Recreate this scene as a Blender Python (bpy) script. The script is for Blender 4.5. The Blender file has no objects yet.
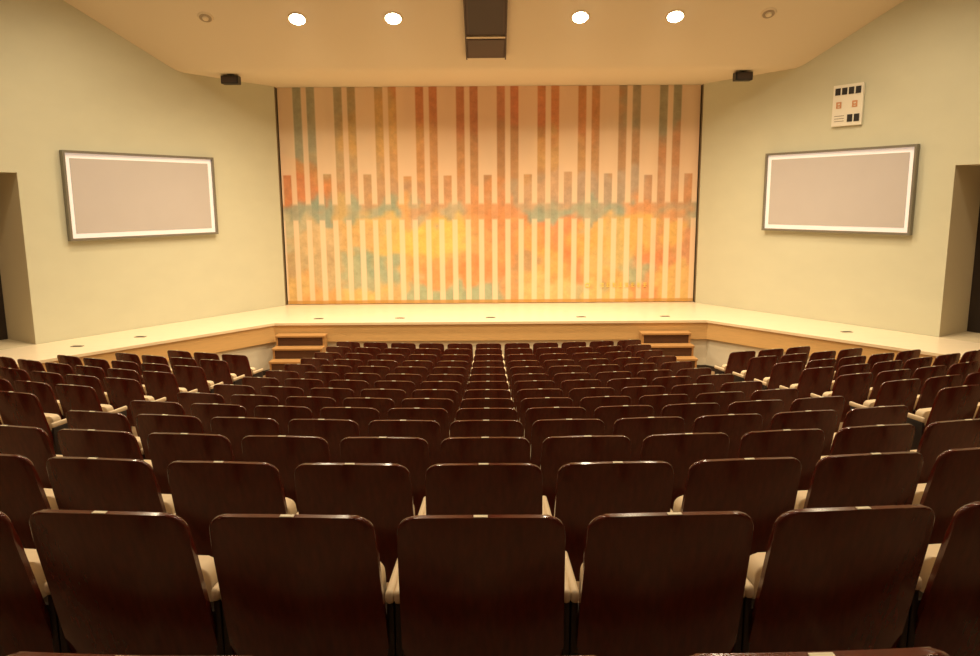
import bpy, bmesh, math, random
import numpy as np
from mathutils import Vector, Matrix, Euler
random.seed(3)
S=bpy.context.scene
try:
    S.view_settings.view_transform='Standard'; S.view_settings.look='None'
    S.view_settings.exposure=0.0
except Exception as e: print(e)

def lin(c):
    return tuple(((v/255)/12.92 if v/255<=0.04045 else ((v/255+0.055)/1.055)**2.4) for v in c)

# ---------------------------------------------------------------- materials
def mat(name, col, rough=0.6, metal=0.0, noise=0.0, nscale=8.0, stretch=(1,1,1), bump=0.0, coat=0.0, emit=None, estr=0.0, spec=0.5):
    m=bpy.data.materials.new(name); m.use_nodes=True
    nt=m.node_tree; b=nt.nodes['Principled BSDF']
    b.inputs['Base Color'].default_value=(*col,1); b.inputs['Roughness'].default_value=rough
    b.inputs['Metallic'].default_value=metal
    b.inputs['Specular IOR Level'].default_value=spec
    if coat: b.inputs['Coat Weight'].default_value=coat; b.inputs['Coat Roughness'].default_value=0.10
    if emit: b.inputs['Emission Color'].default_value=(*emit,1); b.inputs['Emission Strength'].default_value=estr
    if noise or bump:
        tc=nt.nodes.new('ShaderNodeTexCoord'); mp=nt.nodes.new('ShaderNodeMapping')
        mp.inputs['Scale'].default_value=stretch
        nt.links.new(tc.outputs['Object'],mp.inputs['Vector'])
        n=nt.nodes.new('ShaderNodeTexNoise'); n.inputs['Scale'].default_value=nscale; n.inputs['Detail'].default_value=4
        nt.links.new(mp.outputs['Vector'],n.inputs['Vector'])
        if noise:
            r=nt.nodes.new('ShaderNodeMixRGB'); r.blend_type='MIX'
            r.inputs['Color1'].default_value=(*[max(0,c*(1-noise)) for c in col],1)
            r.inputs['Color2'].default_value=(*[min(1,c*(1+noise)) for c in col],1)
            nt.links.new(n.outputs['Fac'],r.inputs['Fac']); nt.links.new(r.outputs['Color'],b.inputs['Base Color'])
        if bump:
            bp=nt.nodes.new('ShaderNodeBump'); bp.inputs['Strength'].default_value=bump; bp.inputs['Distance'].default_value=0.01
            nt.links.new(n.outputs['Fac'],bp.inputs['Height']); nt.links.new(bp.outputs['Normal'],b.inputs['Normal'])
    return m

M_wall=mat('wall_plaster',(0.61,0.60,0.45),0.75,noise=0.05,nscale=1.6,bump=0.08,stretch=(1,1,2))
M_back=mat('rear_wall_acoustic_panel',(0.16,0.08,0.045),0.8,noise=0.1,nscale=3)
M_ceil=mat('ceiling_plaster',(0.76,0.65,0.48),0.8,noise=0.02,nscale=0.6)
M_stage=mat('stage_maple',(0.88,0.76,0.56),0.3,noise=0.10,nscale=3,stretch=(0.6,10,1))
M_band=mat('stage_edge_oak',(0.66,0.41,0.16),0.4,noise=0.14,nscale=4,stretch=(1,1,14))
M_nose=mat('stage_nosing_maple',(0.84,0.68,0.44),0.35,noise=0.08,nscale=4)
M_under=mat('stage_front_cream',(0.70,0.64,0.48),0.6,noise=0.03)
M_base=mat('baseboard_dark',(0.03,0.018,0.012),0.5)
M_floor=mat('hall_floor_vinyl',(0.34,0.22,0.12),0.45,noise=0.12,nscale=4)
M_seatw=mat('seat_back_walnut',(0.088,0.0105,0.0045),0.20,noise=0.45,nscale=6,stretch=(9,9,0.7),coat=0.35,spec=0.4)
M_cream=mat('seat_upholstery_cream',(0.66,0.52,0.34),0.6,noise=0.05,nscale=40)
M_dark=mat('seat_frame_dark',(0.016,0.009,0.007),0.4)
M_label=mat('seat_number_plate',(0.75,0.68,0.5),0.4)
M_treadw=mat('step_tread_wood',(0.46,0.25,0.09),0.4,noise=0.15,nscale=5,stretch=(1,8,8))
M_riser=mat('step_riser_wood',(0.085,0.032,0.012),0.5,noise=0.15,nscale=5)
M_frame=mat('panel_frame_bronze',(0.24,0.22,0.18),0.35,metal=0.4)
M_border=mat('panel_white_border',(0.86,0.80,0.76),0.5,emit=(1,0.88,0.82),estr=0.30)  # white border with slight emission added so it outshines the wall
M_grille=mat('panel_grey_cloth',(0.55,0.51,0.50),0.35,noise=0.03,nscale=2)
M_black=mat('speaker_black',(0.015,0.012,0.01),0.5)
M_brown=mat('speaker_brown',(0.075,0.04,0.022),0.5)
M_charc=mat('speaker_grille_charcoal',(0.055,0.035,0.025),0.6)
M_white=mat('sign_white',(0.82,0.78,0.66),0.5)
M_red=mat('sign_red',(0.62,0.30,0.14),0.5)
M_ring=mat('lamp_ring',(0.75,0.62,0.42),0.4)
M_lamp=mat('lamp_glass',(1,0.9,0.7),0.3,emit=(1,0.92,0.70),estr=30)
M_off=mat('lamp_unlit',(0.36,0.27,0.16),0.4)
M_door=mat('door_dark_wood',(0.022,0.012,0.008),0.5)
M_reveal=mat('door_reveal_plaster',(0.62,0.53,0.36),0.7)
M_plate=mat('floor_pocket_steel',(0.25,0.2,0.14),0.4,metal=0.5)
M_edge=mat('proscenium_edge_shade',(0.22,0.17,0.10),0.5)  # dark colour stands in for the shadow beside the curtain edge

# ---------------------------------------------------------------- helpers
def obj(name, bm, mats, smooth=False, parent=None, loc=None):
    bmesh.ops.recalc_face_normals(bm, faces=bm.faces)
    me=bpy.data.meshes.new(name); bm.to_mesh(me); bm.free()
    for m in mats: me.materials.append(m)
    if smooth:
        for p in me.polygons: p.use_smooth=True
    o=bpy.data.objects.new(name, me); S.collection.objects.link(o)
    if loc is not None: o.location=loc
    if parent: o.parent=parent
    return o
def box(bm, x0,x1,y0,y1,z0,z1, mi=0, M=None, bev=0):
    vs=[bm.verts.new((x,y,z)) for x in (x0,x1) for y in (y0,y1) for z in (z0,z1)]
    fs=[(0,1,3,2),(4,6,7,5),(0,4,5,1),(2,3,7,6),(0,2,6,4),(1,5,7,3)]
    F=[bm.faces.new([vs[i] for i in f]) for f in fs]
    for f in F: f.material_index=mi
    if bev:
        es=list({e for f in F for e in f.edges})
        r=bmesh.ops.bevel(bm,geom=es,offset=bev,segments=2,affect='EDGES',profile=0.5)
        for f in r['faces']: f.material_index=mi
        vs=list({v for f in r['faces'] for v in f.verts}|{v for v in vs if v.is_valid})
    if M is not None:
        bmesh.ops.transform(bm,matrix=M,verts=[v for v in vs if v.is_valid])
def prism(bm, pts, z0,z1, mi=0, topmi=None):
    a=[bm.verts.new((p[0],p[1],z0)) for p in pts]; b=[bm.verts.new((p[0],p[1],z1)) for p in pts]
    n=len(pts)
    for i in range(n):
        f=bm.faces.new((a[i],a[(i+1)%n],b[(i+1)%n],b[i])); f.material_index=mi
    f=bm.faces.new(a[::-1]); f.material_index=mi
    f=bm.faces.new(b); f.material_index=mi if topmi is None else topmi
def cyl(bm, r, z0,z1, mi=0, M=None, seg=32, r2=None):
    r2=r if r2 is None else r2
    a=[bm.verts.new((r*math.cos(t),r*math.sin(t),z0)) for t in [2*math.pi*i/seg for i in range(seg)]]
    b=[bm.verts.new((r2*math.cos(t),r2*math.sin(t),z1)) for t in [2*math.pi*i/seg for i in range(seg)]]
    for i in range(seg):
        f=bm.faces.new((a[i],a[(i+1)%seg],b[(i+1)%seg],b[i])); f.material_index=mi
    f=bm.faces.new(a[::-1]); f.material_index=mi
    f=bm.faces.new(b); f.material_index=mi
    if M is not None: bmesh.ops.transform(bm,matrix=M,verts=a+b)

# ---------------------------------------------------------------- room constants
CZ=3.57; STG=1.07; TOP=6.19
YB=-4.5; YC=18.1
WX0=4.99; SL=0.65; YBEND=10.0
def wallx(y): return WX0+SL*(YC-max(y,YBEND)) if y<YC else WX0
def ceilz(y):
    a,b,s=16.15,15.85,0.5
    if y>=a: return TOP
    if y>=b: return TOP+s*(a-y)**2/(2*(a-b))
    z=TOP+s*(a-b)/2+s*(b-y)
    return min(z,8.85)
DT=[(-5,-0.65),(1.05,.709),(1.96,.874),(2.93,1.065),(3.79,1.24),(4.75,1.43),(5.68,1.61),(6.6,1.78),(7.5,1.93),(8.5,2.08),(9.4,2.21),(10.3,2.32),(11.3,2.44),(12.2,2.53),(13.1,2.61),(14,2.69)]
def drop(h):
    return float(np.interp(h,[d[0] for d in DT],[d[1] for d in DT]))
RC=28.0
ROWY=[1.98+0.925*i for i in range(-7,14)]
def rowz(i): return CZ-drop(ROWY[i])-0.88

# ---------------------------------------------------------------- floor (terraced, curved)
bm=bmesh.new()
prof=[]
for i,ry in enumerate(ROWY):
    y0=ry-0.2; y1=ry+0.725; z=rowz(i)
    if i==len(ROWY)-1: z=0.0
    prof.append((y0,z)); prof.append((y1,z))
NX=40
cols=[]
for j in range(NX+1):
    u=-1+2*j/NX
    col=[]
    for (py,pz) in prof:
        x=u*9.5
        for _ in range(6):
            yy=py+x*x/RC
            x=u*(wallx(min(yy,YC)))
            if yy>YC: x=u*wallx(YC)
        yy=py+x*x/RC
        col.append(bm.verts.new((x,min(yy,15.5),pz)))
    x=u*wallx(15.6); col.append(bm.verts.new((x,15.6,0.0)))
    cols.append(col)
for j in range(NX):
    for k in range(len(cols[0])-1):
        bm.faces.new((cols[j][k],cols[j+1][k],cols[j+1][k+1],cols[j][k+1]))
obj('floor',bm,[M_floor])

# ---------------------------------------------------------------- ceiling
bm=bmesh.new()
CY=[YB,0,5,YBEND,10.9,10.79,10.68]+[11.25+0.25*i for i in range(0,18)]+[15.6,15.7,15.8,15.85,15.9,15.95,16.0,16.05,16.1,16.15]
ys=sorted(set(CY+[16.6,17.3,YC,YC+0.6]))
pr=None
for y in ys:
    w=wallx(y)
    c=(bm.verts.new((-w,y,ceilz(y))),bm.verts.new((w,y,ceilz(y))))
    if pr: bm.faces.new((pr[0],pr[1],c[1],c[0]))
    pr=c
obj('ceiling',bm,[M_ceil],smooth=True)

# ---------------------------------------------------------------- walls
def side_wall(sg, name, d0, d1, dz):
    bm=bmesh.new()
    ysm=sorted(set([d0,d1,YC]+CY),reverse=True)
    for a,b in zip(ysm[:-1],ysm[1:]):
        zlo=0.0
        if a<=d1+1e-6 and b>=d0-1e-6: zlo=dz
        vs=[bm.verts.new((sg*wallx(a),a,zlo)),bm.verts.new((sg*wallx(b),b,zlo)),bm.verts.new((sg*wallx(b),b,ceilz(b))),bm.verts.new((sg*wallx(a),a,ceilz(a)))]
        bm.faces.new(vs)
    vs=[bm.verts.new((sg*wallx(d0),d0,0)),bm.verts.new((sg*wallx(d1),d1,0)),bm.verts.new((sg*wallx(d1),d1,STG)),bm.verts.new((sg*wallx(d0),d0,STG))]
    bm.faces.new(vs)
    n=Vector((sg*0.838,0.545,0))*1.1
    for yy in (d0,d1):
        p=Vector((sg*wallx(yy),yy,0))
        f=bm.faces.new([bm.verts.new(p+Vector((0,0,STG))),bm.verts.new(p+n+Vector((0,0,STG))),bm.verts.new(p+n+Vector((0,0,dz))),bm.verts.new(p+Vector((0,0,dz)))])
        f.material_index=1
    p=Vector((sg*wallx(d0),d0,0)); q=Vector((sg*wallx(d1),d1,0))
    for zz in (STG,dz):
        f=bm.faces.new([bm.verts.new(v+Vector((0,0,zz))) for v in (p,q,q+n,p+n)]); f.material_index=1
    bmesh.ops.remove_doubles(bm,verts=bm.verts,dist=0.001)
    obj(name,bm,[M_wall,M_reveal])
    p=p+n*0.93; q=q+n*0.93
    d=(q-p); L=d.length; ang=math.atan2(d.y,d.x)
    bm=bmesh.new()
    for k in range(2):
        x0=k*L/2+0.005; x1=(k+1)*L/2-0.005
        box(bm,x0,x1,-0.02,0.02,0,dz-STG-0.01,0)
        for (a,b) in ((0.15,1.25),(1.45,2.8)):
            box(bm,x0+0.12,x1-0.12,-0.03,0.03,a,b,0,bev=0.008)
        hx=L/2+(-0.08 if k==0 else 0.08)
        for sy in (-1,1):
            box(bm,hx-0.012,hx+0.012,min(sy*0.02,sy*0.07),max(sy*0.02,sy*0.07),1.0,1.3,1)
    o=obj('door_1' if sg<0 else 'door_2',bm,[M_door,M_plate]); o.location=(p.x,p.y,STG+0.005); o.rotation_euler=(0,0,ang)
side_wall(-1,'wall_left',11.3,13.22,CZ+0.52)
side_wall(1,'wall_right',11.3,13.32,CZ+0.54)
bm=bmesh.new()
w=wallx(YB)
bm.faces.new([bm.verts.new(v) for v in ((-w,YB,0),(w,YB,0),(w,YB,8.85),(-w,YB,8.85))])
obj('wall_back',bm,[M_back])
bm=bmesh.new()
box(bm,-WX0-0.3,WX0+0.3,YC+0.6,YC+0.7,0,TOP+0.1)
obj('wall_front',bm,[M_black])
bm=bmesh.new()
for sg in (-1,1):
    box(bm,min(sg*WX0,sg*(WX0+0.05)),max(sg*WX0,sg*(WX0+0.05)),YC+0.001,YC+0.59,STG+.001,TOP-.001)
obj('trim_proscenium',bm,[M_edge])

# ---------------------------------------------------------------- stage with side aprons
EX=4.5; EY=15.4; ES=0.775
def edgex(y): return EX+ES*(EY-y)
yA=YBEND+0.02
poly=[(-wallx(YC)+.01,YC+0.59),(-wallx(YC)+.01,YC),(-wallx(yA)+.02,yA),(-edgex(yA),yA),(-EX,EY),(EX,EY),(edgex(yA),yA),(wallx(yA)-.02,yA),(wallx(YC)-.01,YC),(wallx(YC)-.01,YC+0.59)]
bm=bmesh.new()
prism(bm,poly,STG-0.05,STG,4,0)
def shrink(d):
    k=d*0.46
    return [poly[0],poly[1],poly[2],(-edgex(yA)-d*1.26+0.0,yA),(-EX-k,EY+d),(EX+k,EY+d),(edgex(yA)+d*1.26,yA),poly[7],poly[8],poly[9]]
prism(bm,shrink(0.03),STG-0.40,STG-0.05,1)
prism(bm,shrink(0.09),0.10,STG-0.40,2)
prism(bm,shrink(0.07),0.0,0.10,3)
obj('stage',bm,[M_stage,M_band,M_under,M_base,M_nose])
for i,(px,py) in enumerate([(-1.95,15.95),(0.0,15.95),(1.95,15.95),(-3.7,15.95),(3.75,15.95),(-6.6,13.9),(-7.3,13.0),(6.7,13.9)]):
    bm=bmesh.new(); box(bm,-0.10,0.10,-0.05,0.05,0,0.008,0,bev=0.002); box(bm,-0.06,0.06,-0.03,0.03,0.008,0.012,1)
    obj('floor_socket_plate',bm,[M_plate,M_black],loc=(px,py,STG))

# ---------------------------------------------------------------- steps
def steps(cx):
    bm=bmesh.new(); W=1.02; n=4; D=0.27; H=STG/5
    for k in range(n):
        z=H*(n-k); y1=-D*k; y0=-D*(k+1)
        box(bm,-W/2,W/2,y0-0.02,y1,z-0.04,z,0,bev=0.006)
        box(bm,-W/2+0.05,W/2-0.05,y0+0.015,y0+0.035,z-H+0.0,z-0.04,1)
        for s in (-1,1):
            xa=s*(W/2-0.05); xb=s*(W/2-0.015)
            box(bm,min(xa,xb),max(xa,xb),y0,y1-0.001,0,z-0.04,2)
    obj('stage_steps',bm,[M_treadw,M_riser,M_treadw],loc=(cx,EY-0.005,0))
steps(-3.91); steps(3.60)

# ---------------------------------------------------------------- curtain
CW=9.92; CB=STG+0.012; CT=TOP-0.005
blobs=[ # px,py,r,color
(285,110,26,(165,158,125)),(312,115,26,(155,160,135)),(345,115,24,(180,155,108)),(352,165,20,(195,165,115)),(385,125,26,(228,172,78)),(395,165,22,(214,155,85)),
(428,110,26,(212,125,60)),(440,150,24,(218,148,75)),(466,110,24,(200,115,60)),(470,150,22,(190,140,88)),(506,110,24,(216,118,58)),(510,150,24,(188,128,70)),(548,110,22,(220,130,55)),
(548,150,22,(222,168,92)),(586,110,22,(214,140,68)),(590,150,22,(200,145,86)),(626,115,24,(168,148,112)),(640,150,24,(190,138,84)),(665,115,24,(160,152,120)),(685,150,24,(205,136,76)),
(290,190,16,(216,122,50)),(318,185,15,(222,135,58)),(300,170,14,(208,142,74)),(345,190,15,(208,152,94)),(380,185,15,(200,152,104)),(410,190,15,(190,146,104)),(440,190,15,(214,152,98)),(480,190,16,(218,142,72)),(515,192,14,(180,152,118)),(550,190,15,(208,162,120)),(590,190,16,(188,156,128)),(630,190,16,(184,158,132)),(670,185,16,(202,150,108)),(692,190,14,(214,142,80)),
(290,210,10,(160,168,145)),(320,210,11,(150,168,148)),(350,209,10,(208,172,100)),(380,210,12,(160,172,145)),(410,210,10,(228,164,80)),(440,208,11,(185,170,135)),(475,209,12,(225,154,72)),(510,208,11,(220,138,70)),(545,210,11,(155,168,145)),(580,210,11,(168,172,145)),(620,210,12,(155,168,148)),(655,208,12,(226,150,82)),(685,209,12,(168,168,140)),
(290,235,14,(200,190,150)),(320,235,14,(218,182,125)),(350,238,14,(222,175,100)),(385,235,14,(226,184,80)),(410,240,16,(236,192,68)),(445,235,14,(234,196,75)),(470,240,14,(216,158,78)),(500,235,14,(216,138,68)),(530,240,14,(230,156,68)),(560,235,14,(228,130,54)),(590,240,16,(234,172,70)),(620,240,14,(218,185,105)),(655,235,14,(234,178,75)),(685,238,14,(214,140,84)),
(290,265,14,(200,165,115)),(315,270,14,(206,177,125)),(345,270,14,(178,182,145)),(380,268,14,(158,175,145)),(410,268,14,(224,172,88)),(440,268,16,(227,146,60)),(475,265,14,(224,136,58)),(510,265,14,(194,153,100)),(545,265,14,(232,168,68)),(575,265,14,(220,128,58)),(605,268,14,(228,176,85)),(635,268,14,(174,182,145)),(660,262,12,(228,130,58)),(688,268,12,(230,177,88)),
(290,292,12,(226,182,102)),(320,292,12,(228,164,78)),(355,292,12,(231,188,96)),(390,292,12,(216,176,105)),(430,294,14,(168,182,145)),(470,292,12,(160,178,145)),(505,292,12,(214,153,86)),(540,292,12,(226,186,105)),(575,292,12,(196,180,126)),(610,292,12,(232,188,96)),(645,292,12,(227,146,70)),(680,292,12,(231,182,88))]
NU,NV=170,90
B=np.array([[b[0],b[1],b[2]] for b in blobs],float); C=np.array([lin(b[3]) for b in blobs])
rng=np.random.RandomState(5)
def smoothnoise(sc):
    g=rng.rand(int(NV/sc)+3,int(NU/sc)+3)
    jj=np.arange(NV+1)/sc; ii=np.arange(NU+1)/sc
    j0=jj.astype(int); i0=ii.astype(int); fj=(jj-j0)[:,None]; fi=(ii-i0)[None,:]
    fj=fj*fj*(3-2*fj); fi=fi*fi*(3-2*fi)
    a=g[j0][:,i0]; b=g[j0][:,i0+1]; c=g[j0+1][:,i0]; d=g[j0+1][:,i0+1]
    return (a*(1-fi)+b*fi)*(1-fj)+(c*(1-fi)+d*fi)*fj-0.5
dx=smoothnoise(9)*40+smoothnoise(3)*18; dy=smoothnoise(9)*26+smoothnoise(3)*16
bm=bmesh.new(); grid=[]; vals=[]
for j in range(NV+1):
    row=[]
    for i in range(NU+1):
        u=i/NU; v=j/NV
        x=(u-0.5)*CW; z=CB+(CT-CB)*v
        y=0.010*math.sin(u*math.pi*2*21)+0.006*math.sin(u*math.pi*2*9+1)
        row.append(bm.verts.new((x,y,z)))
        P=281+u*415+dx[j,i]; Q=304-v*219+dy[j,i]
        w=np.exp(-((P-B[:,0])**2+(1.5*(Q-B[:,1]))**2)/(B[:,2]**2)*0.9)+1e-9
        vals.append((w[:,None]*C).sum(0)/w.sum())
    grid.append(row)
for j in range(NV):
    for i in range(NU):
        bm.faces.new((grid[j][i],grid[j][i+1],grid[j+1][i+1],grid[j+1][i]))
m=bpy.data.materials.new('curtain_watercolour_print'); m.use_nodes=True
nt=m.node_tree; bs=nt.nodes['Principled BSDF']; bs.inputs['Roughness'].default_value=0.85; bs.inputs['Specular IOR Level'].default_value=0.1
N=nt.nodes; L=nt.links
def math_(op,a,b=None,c=None):
    n=N.new('ShaderNodeMath'); n.operation=op
    for k,v in enumerate((a,b,c)):
        if v is None: continue
        if isinstance(v,(int,float)): n.inputs[k].default_value=v
        else: L.new(v,n.inputs[k])
    return n.outputs[0]
tc=N.new('ShaderNodeTexCoord'); sx=N.new('ShaderNodeSeparateXYZ'); L.new(tc.outputs['Object'],sx.inputs[0])
X=math_('ADD',math_('MULTIPLY',sx.outputs['X'],415.0/CW),488.5)
Y=math_('SUBTRACT',304,math_('MULTIPLY',math_('SUBTRACT',sx.outputs['Z'],CB),219.0/(CT-CB)))
def step_(v,thr,soft=0.6):
    n=N.new('ShaderNodeMapRange'); n.inputs['From Min'].default_value=thr-soft; n.inputs['From Max'].default_value=thr+soft
    L.new(v,n.inputs['Value']); return n.outputs['Result']
raw=math_('ADD',math_('DIVIDE',math_('SUBTRACT',X,300),13.333),30.5)
ph=math_('FRACT',raw); idx=math_('FLOOR',raw)
dist=math_('MULTIPLY',math_('ABSOLUTE',math_('SUBTRACT',ph,0.5)),13.333)
Sm=math_('SUBTRACT',1,step_(dist,4.0))
th=math_('FRACT',math_('ADD',math_('DIVIDE',math_('SUBTRACT',X,300),40),10))
third=math_('MULTIPLY',step_(th,0.5,0.005),math_('SUBTRACT',1,step_(th,0.833,0.005)))
hv=N.new('ShaderNodeTexWhiteNoise'); hv.noise_dimensions='1D'; L.new(idx,hv.inputs['W'])
Yo=math_('ADD',Y,math_('MULTIPLY',math_('SUBTRACT',hv.outputs['Value'],0.5),5))
below170=step_(Yo,171,0.7)
up=math_('MULTIPLY',Sm,math_('SUBTRACT',1,math_('MULTIPLY',third,math_('SUBTRACT',1,below170))))
band=math_('MULTIPLY',0.85,math_('MULTIPLY',step_(Y,201,1.5),math_('SUBTRACT',1,step_(Y,217,1.0))))
mask=math_('MAXIMUM',up,band)
no2=N.new('ShaderNodeTexNoise'); no2.inputs['Scale'].default_value=1.1; no2.inputs['Detail'].default_value=4
L.new(tc.outputs['Object'],no2.inputs['Vector'])
mask=math_('MULTIPLY',mask,math_('ADD',0.66,math_('MULTIPLY',no2.outputs['Fac'],0.5)))
mask=math_('MINIMUM',mask,1.0)
at=N.new('ShaderNodeVertexColor'); at.layer_name='wash'
no=N.new('ShaderNodeTexNoise'); no.inputs['Scale'].default_value=5; no.inputs['Detail'].default_value=6; no.inputs['Roughness'].default_value=0.7
L.new(tc.outputs['Object'],no.inputs['Vector'])
hs=N.new('ShaderNodeHueSaturation'); L.new(at.outputs['Color'],hs.inputs['Color']); hs.inputs['Saturation'].default_value=0.90
L.new(math_('ADD',0.48,math_('MULTIPLY',no.outputs['Fac'],0.85)),hs.inputs['Value'])
ba=N.new('ShaderNodeMixRGB'); ba.inputs['Fac'].default_value=0.15; ba.inputs['Color1'].default_value=(*lin((240,210,178)),1); L.new(at.outputs['Color'],ba.inputs['Color2'])
mx=N.new('ShaderNodeMixRGB'); L.new(mask,mx.inputs['Fac']); L.new(ba.outputs['Color'],mx.inputs['Color1']); L.new(hs.outputs['Color'],mx.inputs['Color2'])
hem=step_(Y,300.5,0.5)
mx2=N.new('ShaderNodeMixRGB'); L.new(math_('MULTIPLY',hem,0.8),mx2.inputs['Fac']); L.new(mx.outputs['Color'],mx2.inputs['Color1']); mx2.inputs['Color2'].default_value=(*lin((195,145,75)),1)
L.new(mx2.outputs['Color'],bs.inputs['Base Color'])
cur=obj('stage_curtain',bm,[m],smooth=True,loc=(0.0,YC+0.12,0))
ca=cur.data.color_attributes.new('wash','FLOAT_COLOR','POINT')
ca.data.foreach_set('color',np.concatenate([np.array(vals),np.ones((len(vals),1))],1).astype(np.float32).ravel())
M_gold=mat('gold_print',lin((252,222,110)),0.5)
bm=bmesh.new()
def bar(x0,x1,z0,z1): box(bm,x0,x1,-0.003,0.003,z0,z1)
for k in range(10):
    cx=2.42+k*0.15
    if k==0:
        for t in range(16):
            a=2*math.pi*t/16; bar(cx-0.05+0.05*math.cos(a)-.009,cx-0.05+0.05*math.cos(a)+.009,1.5+0.05*math.sin(a)-.009,1.5+0.05*math.sin(a)+.009)
        continue
    if k==1: continue
    r=random.Random(k)
    for q in range(3): z=1.46+q*0.04; bar(cx-0.04,cx+0.04,z,z+0.011)
    xx=cx+r.uniform(-.03,.03); bar(xx-.006,xx+.006,1.45,1.56)
obj('inscription',bm,[M_gold],parent=cur,loc=(0,-0.022,0))

# ---------------------------------------------------------------- wall panels
def wallM(sg,yc,zc,off=0.0):
    x=sg*wallx(yc)
    t=Vector((1,sg*-1/SL,0)).normalized()
    nrm=Vector((-sg*0.838,-0.545,0))
    R=Matrix((( t.x,-nrm.x,0),(t.y,-nrm.y,0),(0,0,1))).to_4x4()
    return Matrix.Translation(Vector((x,yc,zc))+nrm*off)@R
def panel(sg):
    bm=bmesh.new(); W,H=3.2,1.63; f=0.045
    box(bm,-W/2,W/2,-0.10,0,H/2-f,H/2,0); box(bm,-W/2,W/2,-0.10,0,-H/2,-H/2+f,0)
    box(bm,-W/2,-W/2+f,-0.10,0,-H/2+f,H/2-f,0); box(bm,W/2-f,W/2,-0.10,0,-H/2+f,H/2-f,0)
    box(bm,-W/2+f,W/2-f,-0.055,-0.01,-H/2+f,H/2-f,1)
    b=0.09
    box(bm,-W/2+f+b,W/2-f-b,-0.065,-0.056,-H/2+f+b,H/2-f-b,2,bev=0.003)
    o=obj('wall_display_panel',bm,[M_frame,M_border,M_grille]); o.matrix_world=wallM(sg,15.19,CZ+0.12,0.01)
panel(-1); panel(1)
bm=bmesh.new()
box(bm,-.31,.31,-.05,0,-.39,.39,0,bev=0.008)
for k in range(4): box(bm,-.26+.14*k,-.155+.14*k,-.06,-.05,.20,.33,1)
for k in range(2): box(bm,.02+.14*k,.125+.14*k,-.06,-.05,-.32,-.18,1)
for cx in (-.17,.16):
    box(bm,cx-.055,cx-.03,-.06,-.05,-.05,.07,2); box(bm,cx-.03,cx+.05,-.06,-.05,.045,.07,2)
    box(bm,cx+.025,cx+.05,-.06,-.05,-.05,.045,2); box(bm,cx-.03,cx+.025,-.06,-.05,-.01,.012,2)
    box(bm,cx-.03,cx+.025,-.06,-.05,-.05,-.032,2)
for k in range(3): box(bm,-.25,-.05,-.055,-.05,-.20-.05*k,-.19-.05*k,3)
o=obj('notice_board',bm,[M_white,M_black,M_red,M_plate]); o.matrix_world=wallM(1,15.05,CZ+1.76,0.01)

# ---------------------------------------------------------------- hanging speakers
def wspk(x):
    bm=bmesh.new()
    box(bm,-.18,.18,-.11,.11,-.20,-.03,0,bev=0.015)
    box(bm,-.15,.15,-.12,-.108,-.175,-.055,1)
    box(bm,-.015,.015,-.015,.015,-.04,0.0,1)
    box(bm,-.07,.07,-.04,.04,-0.006,0.0,1)
    obj('ceiling_speaker',bm,[M_black,M_charc],loc=(x,16.35,TOP))
wspk(-5.40); wspk(5.31)
th_=math.atan(0.5)
def slopeM(x,y,off=0):
    z=ceilz(y); n=Vector((0,-math.sin(th_),-math.cos(th_)))
    ty=Vector((0,-math.cos(th_),math.sin(th_)))
    tx=ty.cross(n)
    return Matrix.Translation(Vector((x,y,z))+n*off)@Matrix(((tx.x,ty.x,n.x),(tx.y,ty.y,n.y),(tx.z,ty.z,n.z))).to_4x4()
bm=bmesh.new()
box(bm,-.37,.37,0,.62,0,.07,0,bev=0.01)
box(bm,-.34,.34,.04,.56,.07,.08,0)
box(bm,-.37,.37,.66,3.6,0,.06,1,bev=0.01)
box(bm,-.32,.32,.72,3.5,.06,.07,2)
for s in (-1,1):
    box(bm,min(s*.37,s*.395),max(s*.37,s*.395),-.02,3.62,0,.09,0)
box(bm,-.37,.37,.62,.66,0,.09,3)
o=obj('center_speaker_cluster',bm,[M_brown,M_brown,M_charc,M_ring]); o.matrix_world=slopeM(-0.055,15.58,0.004)

# ---------------------------------------------------------------- lamps
LC=(1.0,0.80,0.53)
def spot(name,en,size=150,rad=0.12,blend=1.0):
    l=bpy.data.lights.new(name,'SPOT'); l.energy=en; l.color=LC; l.spot_size=math.radians(size); l.spot_blend=blend; l.shadow_soft_size=rad
    o=bpy.data.objects.new(name,l); S.collection.objects.link(o)
    return o
def fixture(x,y,en,lit=True,slope=True,r=0.14):
    bm=bmesh.new()
    cyl(bm,r+0.035,0,0.02,0,r2=r+0.02)
    cyl(bm,r,0.02,0.028,1)
    if not lit:
        cyl(bm,r*0.55,0.028,0.05,0,r2=r*0.45)
    o=obj('recessed_downlight' if lit else 'unlit_ceiling_fixture',bm,[M_ring,M_lamp if lit else M_off])  # unlit variant is a round ceiling fixture, switched off
    M=slopeM(x,y) if slope else Matrix.Translation((x,y,ceilz(y)))@Matrix.Rotation(math.pi,4,'X')
    o.matrix_world=M
    if lit:
        s=spot('lamp',en); s.parent=o
        s.matrix_parent_inverse=Matrix.Identity(4)
        wl=M@Vector((0,0,0.12))
        s.matrix_local=M.inverted()@Matrix.Translation(wl)
K=1.62
for x in (-3.53,-1.76,1.69,3.44): fixture(x,14.6,360*K)
for x in (-5.20,5.14): fixture(x,14.55,0,lit=False,r=0.11)
for x in (-5.5,-2.2,2.2,5.5): fixture(x,12.3,370*K)
for y in (8.6,4.6,0.6,-2.8):
    for x in (-7.2,-2.4,2.4,7.2): fixture(x,y,{8.6:(250 if abs(x)>5 else 320),4.6:230,0.6:90,-2.8:25}[y]*K,slope=False)

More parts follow.
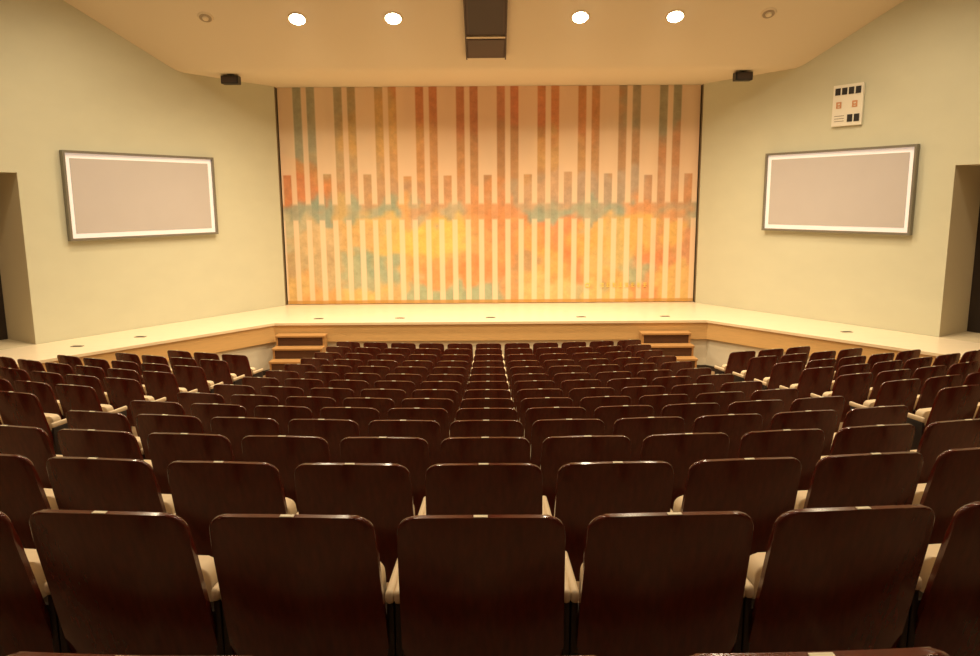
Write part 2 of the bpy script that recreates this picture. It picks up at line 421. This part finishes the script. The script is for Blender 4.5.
# ---------------------------------------------------------------- theatre seat mesh
def slab(bm, zlo, zhi, hw, yf, th, mi, rtop, rbot, crown=0.0, curve=0.03, nu=16):
    zs=[]
    nr=8
    for k in range(nr+1): 
        a=math.pi/2*k/nr; zs.append((zlo+rbot*(1-math.cos(a)) , rbot*(1-math.sin(a))))
    for k in range(1,8): zs.append((zlo+rbot+(zhi-rtop-zlo-rbot)*k/8,0))
    for k in range(nr+1):
        a=math.pi/2*k/nr; zs.append((zhi-rtop+rtop*math.sin(a), rtop*(1-math.cos(a))))
    F=[];Bk=[]
    for (z,ins) in zs:
        t=(z-zlo)/(zhi-zlo)
        w=hw(t)-ins
        fr=[];br=[]
        for i in range(nu+1):
            u=-1+2*i/nu
            xx=u*w
            zz=z-crown*(xx/0.25)**2*t
            y=yf(zz)+curve*(xx/0.25)**2
            fr.append(bm.verts.new((xx,y+th,zz))); br.append(bm.verts.new((xx,y,zz)))
        F.append(fr);Bk.append(br)
    faces=[]
    n=len(zs)
    for j in range(n-1):
        for i in range(nu):
            faces.append(bm.faces.new((F[j][i],F[j][i+1],F[j+1][i+1],F[j+1][i])))
            faces.append(bm.faces.new((Bk[j][i],Bk[j+1][i],Bk[j+1][i+1],Bk[j][i+1])))
    for j in range(n-1):
        faces.append(bm.faces.new((F[j][0],F[j+1][0],Bk[j+1][0],Bk[j][0])))
        faces.append(bm.faces.new((F[j][nu],Bk[j][nu],Bk[j+1][nu],F[j+1][nu])))
    for i in range(nu):
        faces.append(bm.faces.new((F[0][i],Bk[0][i],Bk[0][i+1],F[0][i+1])))
        faces.append(bm.faces.new((F[-1][i],F[-1][i+1],Bk[-1][i+1],Bk[-1][i])))
    for f in faces: f.material_index=mi
    rim=set()
    for j in range(n-1):
        for G in (F,Bk):
            for i in (0,nu):
                rim.add(bm.edges.get((G[j][i],G[j+1][i])))
    for i in range(nu):
        for G in (F,Bk):
            for j in (0,n-1):
                rim.add(bm.edges.get((G[j][i],G[j][i+1])))
    r=bmesh.ops.bevel(bm,geom=list(rim),offset=min(0.007,th*0.33),segments=2,affect='EDGES',profile=0.5)
    for f in r['faces']: f.material_index=mi

bm=bmesh.new()
lean=lambda z: 0.15*(0.88-z)/0.58
slab(bm,0.28,0.88,lambda t:0.253-0.012*t,lean,0.022,0,0.05,0.05,crown=0.012,curve=0.022)
slab(bm,0.40,0.80,lambda t:0.190,lambda z:lean(z)+0.0225,0.035,1,0.05,0.04,crown=0.012,curve=0.022)
slab(bm,0.34,0.62,lambda t:0.222,lambda z:0.175+0.10*(0.8-z),0.085,1,0.04,0.04,curve=0.0)
slab(bm,0.35,0.61,lambda t:0.210,lambda z:0.262+0.10*(0.8-z),0.014,0,0.04,0.04,curve=0.0)
for s in (-1,1):
    a,b=sorted((s*0.244,s*0.272))
    box(bm,a,b,0.14,0.42,0.535,0.58,1,bev=0.012)
    a,b=sorted((s*0.247,s*0.270))
    box(bm,a,b,0.15,0.40,0.03,0.535,2,bev=0.004)
    box(bm,a,b,0.10,0.44,0.0,0.03,2)
    a,b=sorted((s*0.205,s*0.248))
    box(bm,a,b,0.15,0.21,0.38,0.50,2)
box(bm,-0.020,0.020,0.0015,0.016,0.879,0.8822,3)
bmesh.ops.recalc_face_normals(bm,faces=bm.faces)
seat=bpy.data.meshes.new('theater_seat'); bm.to_mesh(seat); bm.free()
for mm in (M_seatw,M_cream,M_dark,M_label): seat.materials.append(mm)
for p in seat.polygons: p.use_smooth=True
try: seat.set_sharp_from_angle(angle=math.radians(50))
except Exception as e: print(e)
cnt=0
def put(x,i):
    global cnt
    y=ROWY[i]+x*x/RC
    z=0.0 if i==len(ROWY)-1 else rowz(i)
    o=bpy.data.objects.new('theater_seat',seat); S.collection.objects.link(o)
    o.location=(x,y,z); o.rotation_euler=(0,0,math.atan(2*x/RC)); cnt+=1
P=0.548; XO=-0.045
for i in range(6,len(ROWY)):
    for k in range(-5,6): put(k*P+XO,i)
    if i<=len(ROWY)-4:
        for sg in (-1,1):
            x=4.12
            while x<9.2:
                y=ROWY[i]+x*x/RC
                c=1/math.cos(math.atan(2*x/RC))
                if x+0.5<edgex(y)-0.75 and x<y*0.75+2.6 and x<wallx(y)-1: put(sg*x+XO,i)
                x+=P/c
print('seats',cnt)

# ---------------------------------------------------------------- world + camera
w=bpy.data.worlds.new('World'); S.world=w; w.use_nodes=True
w.node_tree.nodes['Background'].inputs[0].default_value=(0.02,0.015,0.01,1)
cam=bpy.data.cameras.new('camera'); cam.sensor_width=36; cam.lens=750/980*36
co=bpy.data.objects.new('camera',cam); S.collection.objects.link(co)
co.matrix_world=Matrix.Translation((-0.015,0,CZ))@Matrix.Rotation(math.radians(90-9.7),4,'X')@Matrix.Rotation(math.radians(-0.4),4,'Z')
cam.clip_end=100; cam.clip_start=0.05
S.camera=co
